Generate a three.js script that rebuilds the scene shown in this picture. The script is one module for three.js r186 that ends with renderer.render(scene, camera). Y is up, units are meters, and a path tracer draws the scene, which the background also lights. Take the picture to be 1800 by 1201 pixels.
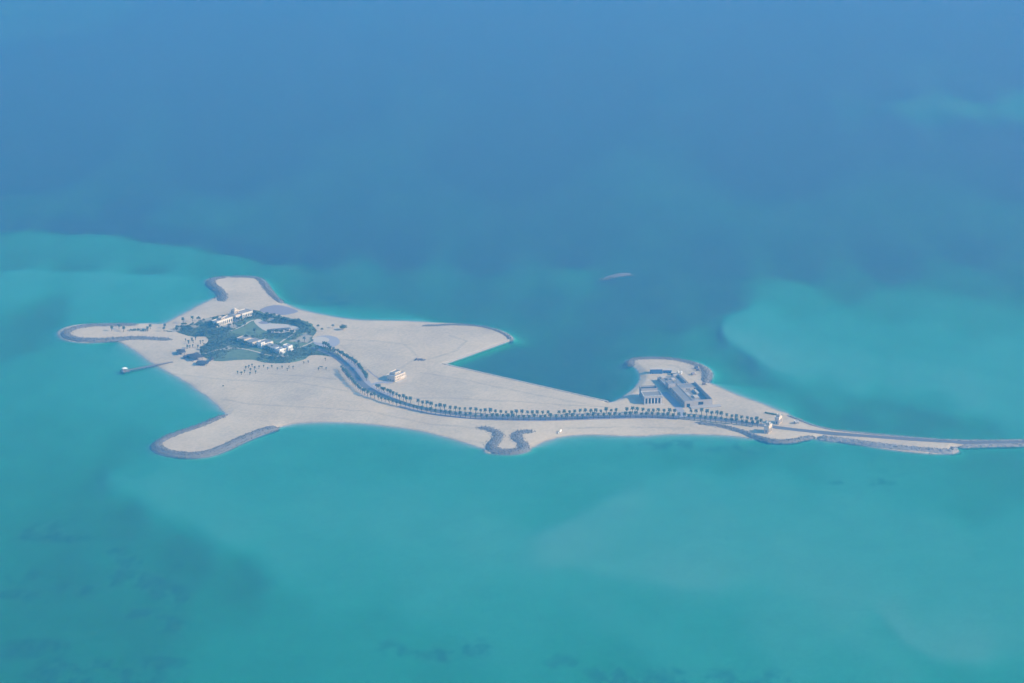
import * as THREE from 'three';
import { mergeGeometries, mergeVertices } from 'three/addons/utils/BufferGeometryUtils.js';

// ------------------------------------------------------------------ camera, sky, sun, air, exposure
const scene = new THREE.Scene();
const CAM_H = 1500, PITCH = 17.5, FOV = 14, PW = 1800, PH = 1201;
const camera = new THREE.PerspectiveCamera(FOV, PW / PH, 10, 90000);
camera.position.set(0, CAM_H, 0);
camera.rotation.x = -PITCH * Math.PI / 180;
const sunDir = new THREE.Vector3(0.84, 0.54, 0.20).normalize();
{ // hazy daylight sky: pale towards the horizon, brighter round the sun
  const W = 512, Hh = 256, d = new Float32Array(W * Hh * 4);
  for (let j = 0; j < Hh; j++) for (let i = 0; i < W; i++) {
    const up = ((j + 0.5) / Hh - 0.5) * Math.PI, az = ((i + 0.5) / W - 0.5) * 2 * Math.PI, e = Math.max(0, up), y = Math.sin(up);
    const c = Math.cos(az) * Math.cos(up) * sunDir.x + y * sunDir.y + Math.sin(az) * Math.cos(up) * sunDir.z;
    const low = Math.exp(-e / 0.13), glow = 1 + 0.8 * c + 0.9 * Math.exp((c - 1) * 9), o = 4 * (j * W + i);
    d[o] = (0.06 + 4.3 * low) * glow; d[o + 1] = (0.18 + 3.5 * low) * glow; d[o + 2] = (0.36 + 3.7 * low) * glow; d[o + 3] = 1;
  }
  const t = new THREE.DataTexture(d, W, Hh, THREE.RGBAFormat, THREE.FloatType);
  t.mapping = THREE.EquirectangularReflectionMapping; t.magFilter = THREE.LinearFilter; t.needsUpdate = true;
  scene.background = t; scene.environment = t;
}
const sun = new THREE.DirectionalLight(new THREE.Color(1, 0.80, 0.52), 4.8);
sun.position.copy(sunDir).multiplyScalar(4000).add(new THREE.Vector3(0, 0, -4700));
sun.target.position.set(0, 0, -4700);
sun.castShadow = true; sun.shadow.mapSize.set(4096, 4096);
Object.assign(sun.shadow.camera, { left: -1200, right: 1200, top: 1200, bottom: -1200, near: 100, far: 9000 });
scene.add(sun, sun.target);
scene.fog = new THREE.FogExp2(new THREE.Color(0.07, 0.47, 1), 8.8e-5);
const renderer = new THREE.WebGLRenderer();
renderer.toneMapping = THREE.LinearToneMapping;
renderer.toneMappingExposure = 1.8;
renderer.shadowMap.enabled = true;

// ------------------------------------------------------------------ helpers
let seed = 20240611;
const rnd = () => { seed = (seed + 0x6D2B79F5) | 0; let t = Math.imul(seed ^ (seed >>> 15), 1 | seed); t = (t + Math.imul(t ^ (t >>> 7), 61 | t)) ^ t; return ((t ^ (t >>> 14)) >>> 0) / 4294967296; };
const rr = (a, b) => a + (b - a) * rnd();
const hash = (x, y) => { let h = Math.imul(x, 374761393) ^ Math.imul(y, 668265263); h = Math.imul(h ^ (h >>> 13), 1274126177); return ((h ^ (h >>> 16)) >>> 0) / 4294967296; };
const vnoise = (x, y) => { const i = Math.floor(x), j = Math.floor(y), f = x - i, g = y - j, u = f * f * (3 - 2 * f), v = g * g * (3 - 2 * g); return (hash(i, j) * (1 - u) + hash(i + 1, j) * u) * (1 - v) + (hash(i, j + 1) * (1 - u) + hash(i + 1, j + 1) * u) * v; };
const fbm = (x, y, o = 4) => { let s = 0, a = 0.5, n = 0; for (let k = 0; k < o; k++) { s += a * vnoise(x, y); n += a; a *= 0.5; x = x * 2.03 + 17.1; y = y * 2.03 + 9.7; } return s / n; };   // 0..1
const clamp = (x, a, b) => Math.min(b, Math.max(a, x));
const sstep = (a, b, x) => { const t = clamp((x - a) / (b - a), 0, 1); return t * t * (3 - 2 * t); };
// a point of the survey map (taken from the photograph) on the ground at height y
const TH = Math.tan(FOV / 2 * Math.PI / 180), CP = Math.cos(PITCH * Math.PI / 180), SP = Math.sin(PITCH * Math.PI / 180);
function G(px, py, y = 0) {
  const a = (px / PW * 2 - 1) * TH * PW / PH, b = (1 - py / PH * 2) * TH;
  const dx = a, dy = b * CP - SP, dz = -b * SP - CP, t = (y - CAM_H) / dy;
  return new THREE.Vector2(dx * t, dz * t);      // (x, z)
}
const PL = 3.2;                                   // height of the island's sand plateau
const names = {};
const numbered = (n) => { const k = names[n] = (names[n] ?? -1) + 1; return k ? n + '_' + String(k).padStart(3, '0') : n; };
function tag(o, label, category, group, kind) { if (label) o.userData.label = label; if (category) o.userData.category = category; if (group) o.userData.group = group; if (kind) o.userData.kind = kind; return o; }
function mesh(name, geo, mat, parent = scene) { const m = new THREE.Mesh(geo, mat); m.name = parent === scene ? numbered(name) : name; m.castShadow = m.receiveShadow = true; parent.add(m); return m; }
function thing(name, label, category, x, y, z, turn = 0, group) { const g = new THREE.Group(); g.name = numbered(name); g.position.set(x, y, z); g.rotation.y = turn; tag(g, label, category, group); scene.add(g); return g; }
function copyOf(o, x, y, z, turn, s, label, group) { const c = o.clone(); c.name = numbered(o.name.replace(/_\d{3}$/, '')); c.position.set(x, y, z); c.rotation.y = turn; c.scale.setScalar(s); c.userData = { ...o.userData }; if (label) c.userData.label = label; if (group) c.userData.group = group; scene.add(c); return c; }
const bx = (w, h, d, x, y, z) => { const g = new THREE.BoxGeometry(w, h, d); g.translate(x, y, z); return g; };        // y is the base
const bb = (x0, x1, y0, y1, z0, z1) => { const g = new THREE.BoxGeometry(x1 - x0, y1 - y0, z1 - z0); g.translate((x0 + x1) / 2, (y0 + y1) / 2, (z0 + z1) / 2); return g; };
const merged = (list) => mergeGeometries(list.map((g) => { const q = g.index ? g.toNonIndexed() : g; return q; }), false);
const lin = (r, g, b) => new THREE.Color().setRGB(r, g, b);
// grain textures
function grain(n, f) { const d = new Uint8Array(n * n * 4); for (let y = 0; y < n; y++) for (let x = 0; x < n; x++) { const v = clamp(f(x, y), 0, 1) * 255, i = (y * n + x) * 4; d[i] = d[i + 1] = d[i + 2] = v; d[i + 3] = 255; } const t = new THREE.DataTexture(d, n, n); t.wrapS = t.wrapT = THREE.RepeatWrapping; t.magFilter = THREE.LinearFilter; t.needsUpdate = true; return t; }
const sandTex = grain(256, (x, y) => 0.93 + 0.10 * (hash(x, y) - 0.5) + 0.08 * (hash(x >> 1, (y >> 1) + 999) - 0.5)); sandTex.repeat.set(1 / 330, 1 / 330); sandTex.colorSpace = THREE.NoColorSpace;
const wallTex = grain(64, (x, y) => 0.94 + 0.08 * (hash(x, y) - 0.5) + 0.05 * (hash(x >> 3, y >> 3) - 0.5)); wallTex.repeat.set(3, 3);
const std = (c, rough = 0.95, extra = {}) => new THREE.MeshStandardMaterial({ color: c, roughness: rough, ...extra });
const M = {
  sand: std(lin(1, 1, 1), 1, { vertexColors: true, map: sandTex }),
  seabed: std(lin(1, 1, 1), 1, { vertexColors: true }),
  asphalt: std(lin(0.12, 0.112, 0.105), 0.9),
  paving: std(lin(0.30, 0.27, 0.26), 0.9),
  palePaving: std(lin(0.47, 0.39, 0.28), 0.9),
  gravel: std(lin(0.22, 0.185, 0.19), 1),
  lawn: std(lin(1, 1, 1), 1, { vertexColors: true }),
  rock: std(lin(0.165, 0.145, 0.115), 0.95),
  paleRock: std(lin(0.27, 0.235, 0.19), 0.95),
  wall: std(lin(0.74, 0.65, 0.49), 0.9, { map: wallTex }),
  cream: std(lin(0.68, 0.54, 0.36), 0.9, { map: wallTex }),
  white: std(lin(0.80, 0.73, 0.60), 0.7),
  greyWall: std(lin(0.39, 0.335, 0.265), 0.9, { map: wallTex }),
  roofGrey: std(lin(0.225, 0.20, 0.165), 0.95, { map: wallTex }),
  roofTan: std(lin(0.30, 0.25, 0.20), 0.95, { map: wallTex }),
  dark: std(lin(0.05, 0.055, 0.06), 0.8),
  glass: std(lin(0.02, 0.025, 0.03), 0.15),
  thatch: std(lin(0.05, 0.042, 0.035), 1),
  wood: std(lin(0.16, 0.13, 0.11), 0.9),
  blueSteel: std(lin(0.05, 0.11, 0.20), 0.6),
  trunk: std(lin(0.13, 0.10, 0.075), 1),
  frond: std(lin(0.05, 0.072, 0.028), 0.8, { side: THREE.DoubleSide }),
  leaf: std(lin(0.09, 0.115, 0.042), 0.9, { side: THREE.DoubleSide }),
  leafPale: std(lin(0.07, 0.10, 0.04), 0.9, { side: THREE.DoubleSide }),
};

// ------------------------------------------------------------------ coast survey: x, y in the photograph, kind of the stretch that follows (b beach, r rock, q quay)
const coast = [
  [895, 600, 'r'], [904, 596, 'r'], [897, 588, 'r'], [880, 580, 'r'], [850, 573, 'r'], [800, 568, 'r'], [760, 566.5, 'b'], [720, 565, 'b'], [690, 564.5, 'b'], [640, 563, 'b'], [600, 559, 'b'], [560, 552, 'b'], [525, 544, 'b'], [500, 533, 'r'],
  [490, 523, 'r'], [477, 506, 'r'], [467, 494, 'r'], [455, 488, 'r'], [430, 485.5, 'r'], [400, 485.5, 'r'], [384, 487, 'r'], [366, 489.5, 'r'], [359, 495, 'r'], [366, 504, 'r'], [374, 513, 'r'], [378, 523, 'b'],
  [350, 537, 'b'], [320, 553, 'b'], [289, 568.5, 'b'], [250, 568.5, 'r'], [200, 568, 'r'], [150, 569, 'r'], [125, 572, 'r'], [107, 578, 'r'], [99.5, 585, 'r'], [103, 593, 'r'], [115, 599, 'r'], [140, 603, 'r'], [170, 603, 'r'], [205, 600, 'b'],
  [222, 607, 'b'], [245, 622, 'b'], [272, 641, 'b'], [300, 656, 'b'], [330, 673, 'b'], [360, 694, 'b'], [383, 713, 'b'], [394, 726, 'r'],
  [383, 733, 'r'], [360, 743, 'r'], [330, 753, 'r'], [300, 763, 'r'], [275, 774, 'r'], [264, 785, 'r'], [272, 796, 'r'], [295, 802.5, 'r'], [330, 806, 'r'], [360, 805, 'r'], [385, 799, 'r'], [410, 788, 'r'], [440, 774, 'r'], [470, 761, 'r'], [490, 753, 'r'], [498, 750, 'b'],
  [515, 745, 'b'], [545, 743, 'b'], [590, 742.5, 'b'], [640, 745, 'b'], [690, 750, 'b'], [740, 758, 'b'], [790, 770, 'b'], [830, 782, 'b'], [848, 789, 'r'],
  [852, 796, 'r'], [872, 799, 'r'], [897, 800, 'r'], [917, 798, 'r'], [932, 793, 'r'], [936, 787, 'b'], [948, 781, 'b'], [965, 774, 'b'], [990, 768, 'b'], [1030, 765, 'b'], [1080, 766, 'b'], [1130, 766, 'b'], [1180, 763.5, 'b'], [1230, 763.5, 'b'], [1280, 766, 'b'], [1310, 769, 'b'], [1333, 772, 'r'],
  [1348, 776, 'r'], [1368, 779, 'r'], [1392, 778, 'r'], [1412, 774, 'r'], [1432, 772, 'b'], [1450, 773, 'b'], [1478, 777.5, 'r'], [1505, 782, 'r'], [1540, 788, 'r'], [1580, 793.5, 'r'], [1620, 797.5, 'r'], [1655, 799, 'r'], [1674, 797.5, 'r'], [1681, 792.5, 'r'], [1684, 786.5, 'r'],
  [1720, 785, 'r'], [1760, 784, 'r'], [1830, 782.5, 'r'], [2000, 779, 'r'], [2400, 772, 'r'], [2400, 760.5, 'r'], [2000, 768, 'r'], [1830, 771.5, 'r'], [1780, 773, 'r'], [1720, 773.5, 'r'], [1660, 772.5, 'r'], [1600, 767.5, 'r'], [1540, 762, 'r'], [1490, 757, 'r'], [1452, 752, 'r'],
  [1428, 745, 'r'], [1405, 736, 'r'], [1388, 729, 'b'], [1370, 722.5, 'b'], [1350, 714.5, 'b'], [1320, 703.5, 'b'], [1290, 692, 'b'], [1262, 680, 'b'], [1246, 672, 'r'],
  [1252.5, 665, 'r'], [1254, 656, 'r'], [1246, 646, 'r'], [1229, 638, 'r'], [1205, 632, 'r'], [1180, 628.5, 'r'], [1150, 627, 'r'], [1120, 628, 'r'], [1107, 630.5, 'r'], [1101.5, 635.5, 'r'], [1108, 642, 'r'], [1116, 648, 'r'],
  [1121, 654, 'r'], [1123.5, 662, 'r'], [1121, 671, 'r'], [1112, 683, 'r'], [1096, 695, 'r'], [1082, 703.5, 'r'], [1068, 708.5, 'q'], [778, 642, 'q'],
];
const CPTS = [];                                  // smoothed outline: {x, z, k}
{
  const P = coast.map(([x, y]) => G(x, y)), n = P.length;
  const sharp = (i) => coast[i][2] === 'q' || coast[(i + n - 1) % n][2] === 'q';
  for (let i = 0; i < n; i++) {
    const k = coast[i][2], p1 = P[i], p2 = P[(i + 1) % n], steps = k === 'q' ? 1 : 4;
    const p0 = sharp(i) ? p1 : P[(i + n - 1) % n], p3 = sharp((i + 1) % n) ? p2 : P[(i + 2) % n];
    for (let s = 0; s < steps; s++) {
      const t = s / steps, c = (a, b, cc, d) => 0.5 * (2 * b + (cc - a) * t + (2 * a - 5 * b + 4 * cc - d) * t * t + (3 * b - a - 3 * cc + d) * t * t * t);
      CPTS.push({ x: c(p0.x, p1.x, p2.x, p3.x), z: c(p0.y, p1.y, p2.y, p3.y), k });
    }
  }
}
const NC = CPTS.length, SEG = CPTS.map((a, i) => { const b = CPTS[(i + 1) % NC]; return { x: a.x, z: a.z, dx: b.x - a.x, dz: b.z - a.z, l2: (b.x - a.x) ** 2 + (b.z - a.z) ** 2 || 1e-9, k: a.k }; });
function shore(x, z) {                            // signed distance to the waterline (inside positive) and how far it is beach, rock, quay
  let inside = false; const best = { b: 1e18, r: 1e18, q: 1e18 };
  for (let i = 0; i < NC; i++) {
    const s = SEG[i], ex = x - s.x, ez = z - s.z, t = clamp((ex * s.dx + ez * s.dz) / s.l2, 0, 1), qx = ex - t * s.dx, qz = ez - t * s.dz, d = qx * qx + qz * qz;
    if (d < best[s.k]) best[s.k] = d;
    const z2 = s.z + s.dz;
    if ((s.z > z) !== (z2 > z) && x < s.dx * (z - s.z) / s.dz + s.x) inside = !inside;
  }
  const db = Math.sqrt(best.b), dr = Math.sqrt(best.r), dq = Math.sqrt(best.q), m = Math.min(db, dr, dq), f = (d) => 1 / (1 + (d - m) / (3 + 0.35 * m)) ** 4, w = [f(db), f(dr), f(dq)], t = w[0] + w[1] + w[2];
  return [inside ? m : -m, w[0] / t, w[1] / t, w[2] / t];
}

// ------------------------------------------------------------------ depth of the water: soundings (x, y in the photograph, metres)
const KZ = 0.31, toMap = (px, py) => { const g = G(px, py); return [g.x, g.y * KZ]; };
const soundings = [
  [20, 366, 10], [150, 372, 10], [300, 394, 10], [420, 416, 10], [500, 432, 10.5],
  [560, 430, 12], [700, 430, 12.5], [850, 440, 12], [1000, 440, 12], [1120, 520, 11], [1250, 450, 11.5], [1400, 460, 10.5], [1550, 450, 11], [1700, 440, 10.5], [1790, 470, 9], [1180, 560, 11], [1260, 520, 11.5],
  [0, 10, 9], [120, 0, 10], [350, 20, 14], [900, 30, 15], [1500, 30, 15], [1780, 30, 15], [60, 120, 14], [500, 150, 15], [1000, 150, 14], [1400, 120, 14], [1790, 110, 13], [1500, 182, 10], [1600, 181, 7.5], [1690, 183, 6.5], [1790, 188, 6.5], [1700, 150, 12], [1560, 150, 13], [1700, 215, 13], [1560, 210, 13], [1790, 225, 13], [1420, 185, 13], [60, 280, 15], [400, 280, 14], [900, 280, 13], [1350, 280, 13], [1760, 290, 12], [200, 360, 13], [600, 400, 12], [1000, 400, 11], [1400, 410, 10], [1780, 400, 9],
  [40, 436, 6], [150, 440, 6], [280, 452, 6.2], [400, 464, 6.8], [500, 474, 7], [620, 482, 7.4], [760, 486, 7.8], [900, 487, 8.2], [1000, 480, 7.5],
  [40, 500, 2.8], [160, 500, 2.7], [280, 500, 3], [60, 550, 7.2], [20, 590, 6.4], [170, 545, 3.4], [260, 540, 3.2], [320, 520, 3.6], [560, 510, 8.4], [620, 530, 8.8], [760, 540, 8.6], [860, 550, 8.4], [700, 510, 9], [820, 515, 9.2], [940, 520, 10], [960, 560, 9], [1010, 600, 10.5], [900, 640, 10.5], [980, 670, 10.5], [1080, 640, 10.5], [1060, 540, 10.5], [1150, 470, 10.5], [1200, 540, 9.5], [1150, 595, 8], [1220, 602, 6.6], [1235, 590, 6], [1300, 640, 7],
  [1340, 690, 6.6], [1420, 720, 7.4], [1500, 735, 7.4], [1600, 745, 7.2], [1720, 755, 5.5], [1460, 690, 4.8], [1560, 705, 5.2], [1620, 715, 5.6], [1320, 565, 2.6], [1300, 590, 2.0], [1350, 625, 2.0], [1420, 640, 2.1], [1500, 650, 2.3], [1600, 660, 2.4], [1700, 690, 2.2], [1780, 720, 2.9], [1450, 575, 3.4], [1560, 600, 3.6], [1640, 600, 3.6], [1760, 620, 3.0], [1400, 530, 4.6], [1560, 540, 5.2], [1720, 560, 4.6], [1480, 490, 7.5], [1700, 480, 7.5],
  [40, 660, 4.2], [120, 680, 3.6], [170, 640, 3.2], [220, 690, 3.2], [300, 720, 3.6], [340, 710, 3.2], [60, 760, 5.2], [160, 770, 4.6], [220, 790, 5.2], [60, 830, 5.4], [150, 830, 5.6], [100, 900, 6.6], [200, 920, 6.4],
  [230, 830, 3.6], [300, 850, 3.0], [380, 850, 3.2], [420, 920, 3.1], [500, 820, 3.3], [600, 790, 3.7], [560, 900, 2.8], [520, 970, 3.2], [600, 1000, 3.4], [700, 800, 4.0], [700, 900, 2.6], [800, 830, 3.4], [850, 940, 2.5], [760, 1010, 2.9], [900, 870, 3.3],
  [300, 1000, 6.8], [420, 1020, 6.2], [100, 1010, 7.2], [60, 1140, 7], [250, 1100, 7], [500, 1080, 5.0], [420, 1170, 5.4], [640, 1120, 4.6], [760, 1180, 4.8], [900, 1090, 3.6],
  [960, 800, 4.0], [1080, 790, 4.6], [1180, 785, 5.4], [1300, 790, 5.4], [1420, 800, 4.6], [1080, 830, 2.8], [1200, 850, 2.5], [1120, 900, 2.4], [1000, 960, 2.4], [1250, 930, 2.3], [1350, 860, 2.6], [1480, 830, 3.4], [1600, 830, 4.0], [1740, 830, 5.4], [1700, 870, 4.8], [1500, 900, 2.6], [1650, 950, 2.7], [1780, 950, 2.9], [1400, 990, 2.2], [1200, 1020, 2.3], [1060, 1030, 2.8], [1150, 1090, 3.2], [1000, 1120, 4.2], [1080, 1180, 5.0], [1250, 1140, 3.6], [1380, 1090, 2.8], [1300, 1190, 4.0], [1500, 1060, 2.2], [1560, 1120, 2.3], [1650, 1080, 2.7], [1700, 1140, 2.3], [1790, 1080, 2.7], [1500, 1190, 3.4], [1780, 1190, 3.4], [1680, 1195, 3.3],
].map(([x, y, d]) => [...toMap(x, y), Math.log(d)]);
// crests of the sand banks that have an edge: points, metres added on the deep side, reach of the edge (map metres)
const edge = (pts, add, soft, reach) => ({ p: pts.map(([x, y]) => toMap(x, y)), add, soft, reach });
const edges = [
  edge([[-60, 394], [100, 401], [220, 412], [350, 432], [450, 452], [560, 470]], 0.5, 15, 60),
  edge([[-60, 474], [100, 474], [240, 480], [350, 487]], 0.42, 9, 26),
  edge([[1420, 664], [1360, 646], [1325, 625], [1290, 604], [1270, 588], [1268, 574], [1285, 558]], 0.55, 6, 55),
  edge([[560, 1066], [470, 1010], [400, 965], [300, 912], [225, 868], [188, 838], [196, 824], [235, 812]], 0.28, 12, 70),
  edge([[900, 945], [985, 916], [1060, 880], [1130, 838]], 0.34, 9, 60),
  edge([[1340, 1010], [1260, 1040], [1130, 1030], [1010, 995], [930, 990]], 0.30, 10, 60),
  edge([[1830, 1148], [1720, 1160], [1640, 1158], [1590, 1130], [1560, 1095], [1530, 1055]], 0.36, 8, 60),
  edge([[1700, 735], [1650, 722], [1600, 706], [1540, 694], [1460, 686]], 0.30, 7, 30),
];
function edgeAt(e, u, v) {                        // -1..1 across the nearest part of the crest, times how near it is
  let best = 1e18, side = 0, end = 1;
  for (let i = 0; i + 1 < e.p.length; i++) {
    const [ax, ay] = e.p[i], [bx_, by] = e.p[i + 1], dx = bx_ - ax, dy = by - ay, l2 = dx * dx + dy * dy, t0 = ((u - ax) * dx + (v - ay) * dy) / l2, t = clamp(t0, 0, 1);
    const qx = u - ax - t * dx, qy = v - ay - t * dy, d = qx * qx + qy * qy;
    if (d < best) { best = d; side = dx * (v - ay) - dy * (u - ax); const along = (i + t) / (e.p.length - 1); end = Math.min(1, along * 5, (1 - along) * 5); }
  }
  const d = Math.sqrt(best);
  return [side < 0 ? -d : d, Math.max(0, end) * Math.max(0, 1 - d / e.reach)];
}
function baseDepth(x, z) {
  let u = x, v = z * KZ;
  const wob = 15; u += wob * (fbm(u / 90 + 3, v / 60 + 7, 3) - 0.5) * 2; v += wob * 0.6 * (fbm(u / 110 + 31, v / 55 + 17, 3) - 0.5) * 2;
  let s = 0, w = 0;
  for (const [a, b, l] of soundings) { const d2 = (a - u) ** 2 + (b - v) ** 2 * 1.6, q = 1 / (d2 + 900) ** 2.2; s += q * l; w += q; }
  let l = s / w;
  for (const e of edges) { const [d, near] = edgeAt(e, u, v); if (near > 0) l -= e.add * near * Math.tanh(d / e.soft); }
  const str = fbm((x * 0.94 + z * 0.12) / 260, (z * 0.9 - x * 0.10) / 420 + 40, 4) - 0.5, fine = fbm(x / 55, z / 90 + 90, 4) - 0.5;
  const d0 = Math.exp(l + 0.2 * str + 0.13 * fine); return Math.min(22, Math.hypot(1.25, 5.5 * (d0 / 5.5) ** 1.7));
}
function height(x, z, base) {                     // ground level: island above the sea, bed below it
  let [d, wb, wr, wq] = shore(x, z);
  if (wb > 0.5) d += 5 * (fbm(x / 34, z / 34 + 5, 3) - 0.5) * sstep(0, 12, 14 - Math.abs(d)) * sstep(0.5, 0.9, wb);
  if (d >= 0) return [wq * Math.min(PL, d * 3 - 2) + wr * Math.min(PL, -0.6 + d * 0.28) + wb * PL * (1 - Math.exp(-d / 26)) + (d > 25 ? 0.5 * (fbm(x / 70, z / 70, 3) - 0.5) * sstep(25, 60, d) : 0), d];
  const b = base ?? baseDepth(x, z), slope = wb * 0.105 + wr * 0.55 + wq * 6;
  return [-b * (1 - Math.exp(d * slope / b)) - wr * 0.6 * Math.exp(d / 6), d];
}
const ground = (x, z) => Math.max(height(x, z, 5)[0], -3);
const spot = (px, py) => { let h = PL; let g; for (let i = 0; i < 3; i++) { g = G(px, py, h); h = Math.max(0, ground(g.x, g.y)); } return { x: g.x, y: h, z: g.y }; };

// ------------------------------------------------------------------ sea, seabed, island sand
{
  const R = 30000;
  const water = new THREE.MeshPhysicalMaterial({ color: lin(0.002, 0.036, 0.062), transparent: true, opacity: 0.32, roughness: 0.16, ior: 1.6, thickness: 1, attenuationColor: lin(Math.exp(-0.29), Math.exp(-0.021), Math.exp(-0.052)), attenuationDistance: 1 });
  const N = 512, wv = []; for (let k = 0; k < 46; k++) { const a = rr(0, 3.14), f = Math.round(30 + 60 * rnd()); wv.push([Math.round(Math.cos(a) * f), Math.round(Math.sin(a) * f), rr(0, 6.28), 1 / f]); }
  const tile = new Float32Array(N * N); let lo = 1e9, hi = -1e9;
  for (let y = 0; y < N; y++) for (let x = 0; x < N; x++) { let q = 0; for (const [a, b, p, w] of wv) q += w * Math.sin((a * x + b * y) / N * 2 * Math.PI + p); tile[y * N + x] = q; lo = Math.min(lo, q); hi = Math.max(hi, q); }
  water.bumpMap = grain(N, (x, y) => (tile[y * N + x] - lo) / (hi - lo)); water.bumpMap.repeat.set(2 * R / 360, 2 * R / 360); water.bumpScale = 0.6;
  const sea = mesh('sea', bb(-R, R, -60, 0, -R, R), water);
  tag(sea, 'clear turquoise and blue sea all round the sand island', null, null, 'structure');

  const lines = (parts) => { const a = []; for (const [from, to, step, grow] of parts) { let x = from, s = step; while (x < to - 1e-6) { a.push(x); x += s; s *= grow ?? 1; } } a.push(parts[parts.length - 1][1]); return a; };
  const left = lines([[830, 1300, 7, 1.01], [1300, 30500, 60, 1.5]]).map((x) => -x).reverse();
  const xs = [...left.slice(0, -1), ...lines([[-830, 760, 3], [760, 1330, 6, 1.005], [1330, 30500, 60, 1.5]])];
  const near = lines([[-4130, -3150, 5.5, 1.0], [-3150, 30500, 60, 1.5]]);
  const far = lines([[5230, 8400, 5, 1.012], [8400, 30500, 200, 1.4]]).map((x) => -x).reverse();
  const zs = [...far.slice(0, -1), ...lines([[-5230, -4130, 3]]).slice(0, -1), ...near];
  const nx = xs.length, nz = zs.length, H = new Float32Array(nx * nz), pos = new Float32Array(nx * nz * 3), col = new Float32Array(nx * nz * 3), uv = new Float32Array(nx * nz * 2), nrm = new Float32Array(nx * nz * 3);
  const weed = [[85, 915, 26, 9], [60, 930, 40, 10], [115, 938, 42, 8], [40, 1000, 26, 9], [140, 1026, 34, 8], [225, 1003, 42, 10], [265, 1012, 30, 8], [290, 1030, 30, 10], [330, 992, 20, 7], [240, 1070, 30, 7], [285, 1090, 34, 9], [300, 1050, 24, 10], [205, 965, 16, 6], [235, 980, 26, 6], [30, 1040, 30, 8], [130, 1172, 70, 16], [220, 1180, 60, 12], [290, 1157, 30, 7], [60, 1130, 50, 10], [690, 1138, 22, 8], [790, 1140, 60, 10], [830, 1132, 26, 6], [990, 1160, 26, 7], [1080, 1180, 40, 10], [1160, 1192, 60, 10], [1300, 1188, 50, 9], [1345, 1184, 24, 8], [1240, 1196, 60, 9], [560, 515, 45, 5], [600, 522, 60, 6], [640, 532, 40, 5], [1520, 842, 60, 6], [1200, 780, 90, 7], [1290, 786, 60, 6], [700, 782, 60, 5]].map(([x, y, a, b]) => [...toMap(x, y), a, b]);
  const tracks = [[[300, 655], [400, 668], [520, 672], [620, 690]], [[445, 655], [520, 660], [610, 668]], [[590, 597], [660, 600], [710, 605], [735, 628], [700, 650]], [[650, 655], [600, 607]], [[720, 700], [800, 700], [1000, 712], [1070, 716]], [[650, 745], [720, 752], [780, 765], [850, 778]], [[395, 700], [430, 710], [520, 715], [640, 722], [760, 745], [840, 752]], [[740, 655], [820, 668], [920, 690], [1040, 712]], [[790, 590], [820, 600], [800, 618], [752, 632]], [[1000, 752], [1100, 750], [1200, 750]], [[1160, 640], [1190, 645], [1215, 660]]].map((l) => l.map(([x, y]) => G(x, y, PL)));
  const nearTrack = (x, z) => { let b = 1e9; for (const l of tracks) for (let i = 0; i + 1 < l.length; i++) { const dx = l[i + 1].x - l[i].x, dz = l[i + 1].y - l[i].y, t = clamp(((x - l[i].x) * dx + (z - l[i].y) * dz) / (dx * dx + dz * dz), 0, 1); b = Math.min(b, Math.hypot(x - l[i].x - t * dx, z - l[i].y - t * dz)); } return b; };
  for (let j = 0; j < nz; j++) for (let i = 0; i < nx; i++) {
    const x = xs[i], z = zs[j], n = j * nx + i;
    const inView = z > -8600 && z < -3100 && Math.abs(x) < 2300;
    let h, d = -1e3;
    if (!inView) h = -13; else if (x > -860 && x < 2300 && z > -5300 && z < -4080 && !(x > 1330)) [h, d] = height(x, z); else h = -baseDepth(x, z);
    H[n] = h; pos[3 * n] = x; pos[3 * n + 1] = h; pos[3 * n + 2] = z; uv[2 * n] = x; uv[2 * n + 1] = z;
    let r, g, b;
    const blotch = fbm(x / 45, z / 45 + 70, 4) - 0.5, broad = fbm(x / 190 + 8, z / 260, 3) - 0.5, speck = hash(Math.round(x * 7), Math.round(z * 7)) - 0.5;
    if (h > -0.02) {
      let v = 0.92 + 0.26 * blotch + 0.24 * broad + 0.16 * speck - 0.10 * sstep(0.56, 0.72, fbm(x / 120 + 33, z / 160 + 12, 4));
      const wet = sstep(0.55, 0.05, h + 0.25 * blotch); v *= 1 - 0.3 * wet;
      const tr = nearTrack(x, z + 10 * blotch); v *= 1 - 0.15 * sstep(4, 1.5, tr) * (0.5 + vnoise(x / 9, z / 9));
      const warm = 0.05 * (fbm(x / 80 + 50, z / 80, 2) - 0.5);
      r = 0.572 * v * (1 + warm); g = 0.43 * v; b = 0.25 * v * (1 - warm);
    } else {
      let v = 1 + 0.12 * blotch + 0.06 * speck, grass = 0;
      const u = x + 30 * (fbm(x / 40, z / 60, 3) - 0.5), w = z * KZ + 16 * (fbm(x / 50 + 9, z / 70, 3) - 0.5);
      if (inView) for (const [a, c, p, q] of weed) { const e = ((u - a) / p) ** 2 + ((w - c) / q) ** 2; if (e < 1.6) grass = Math.max(grass, sstep(1.6, 0.2, e)); }
      grass *= sstep(0.4, 0.62, fbm(x / 20, z / 34 + 11, 4));
      grass *= 0.3 + 0.7 * fbm(x / 7, z / 16 + 60, 2); r = 0.56 * v * (1 - 0.5 * grass); g = 0.46 * v * (1 - 0.44 * grass); b = 0.32 * v * (1 - 0.38 * grass);
    }
    col[3 * n] = r; col[3 * n + 1] = g; col[3 * n + 2] = b;
  }
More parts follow.
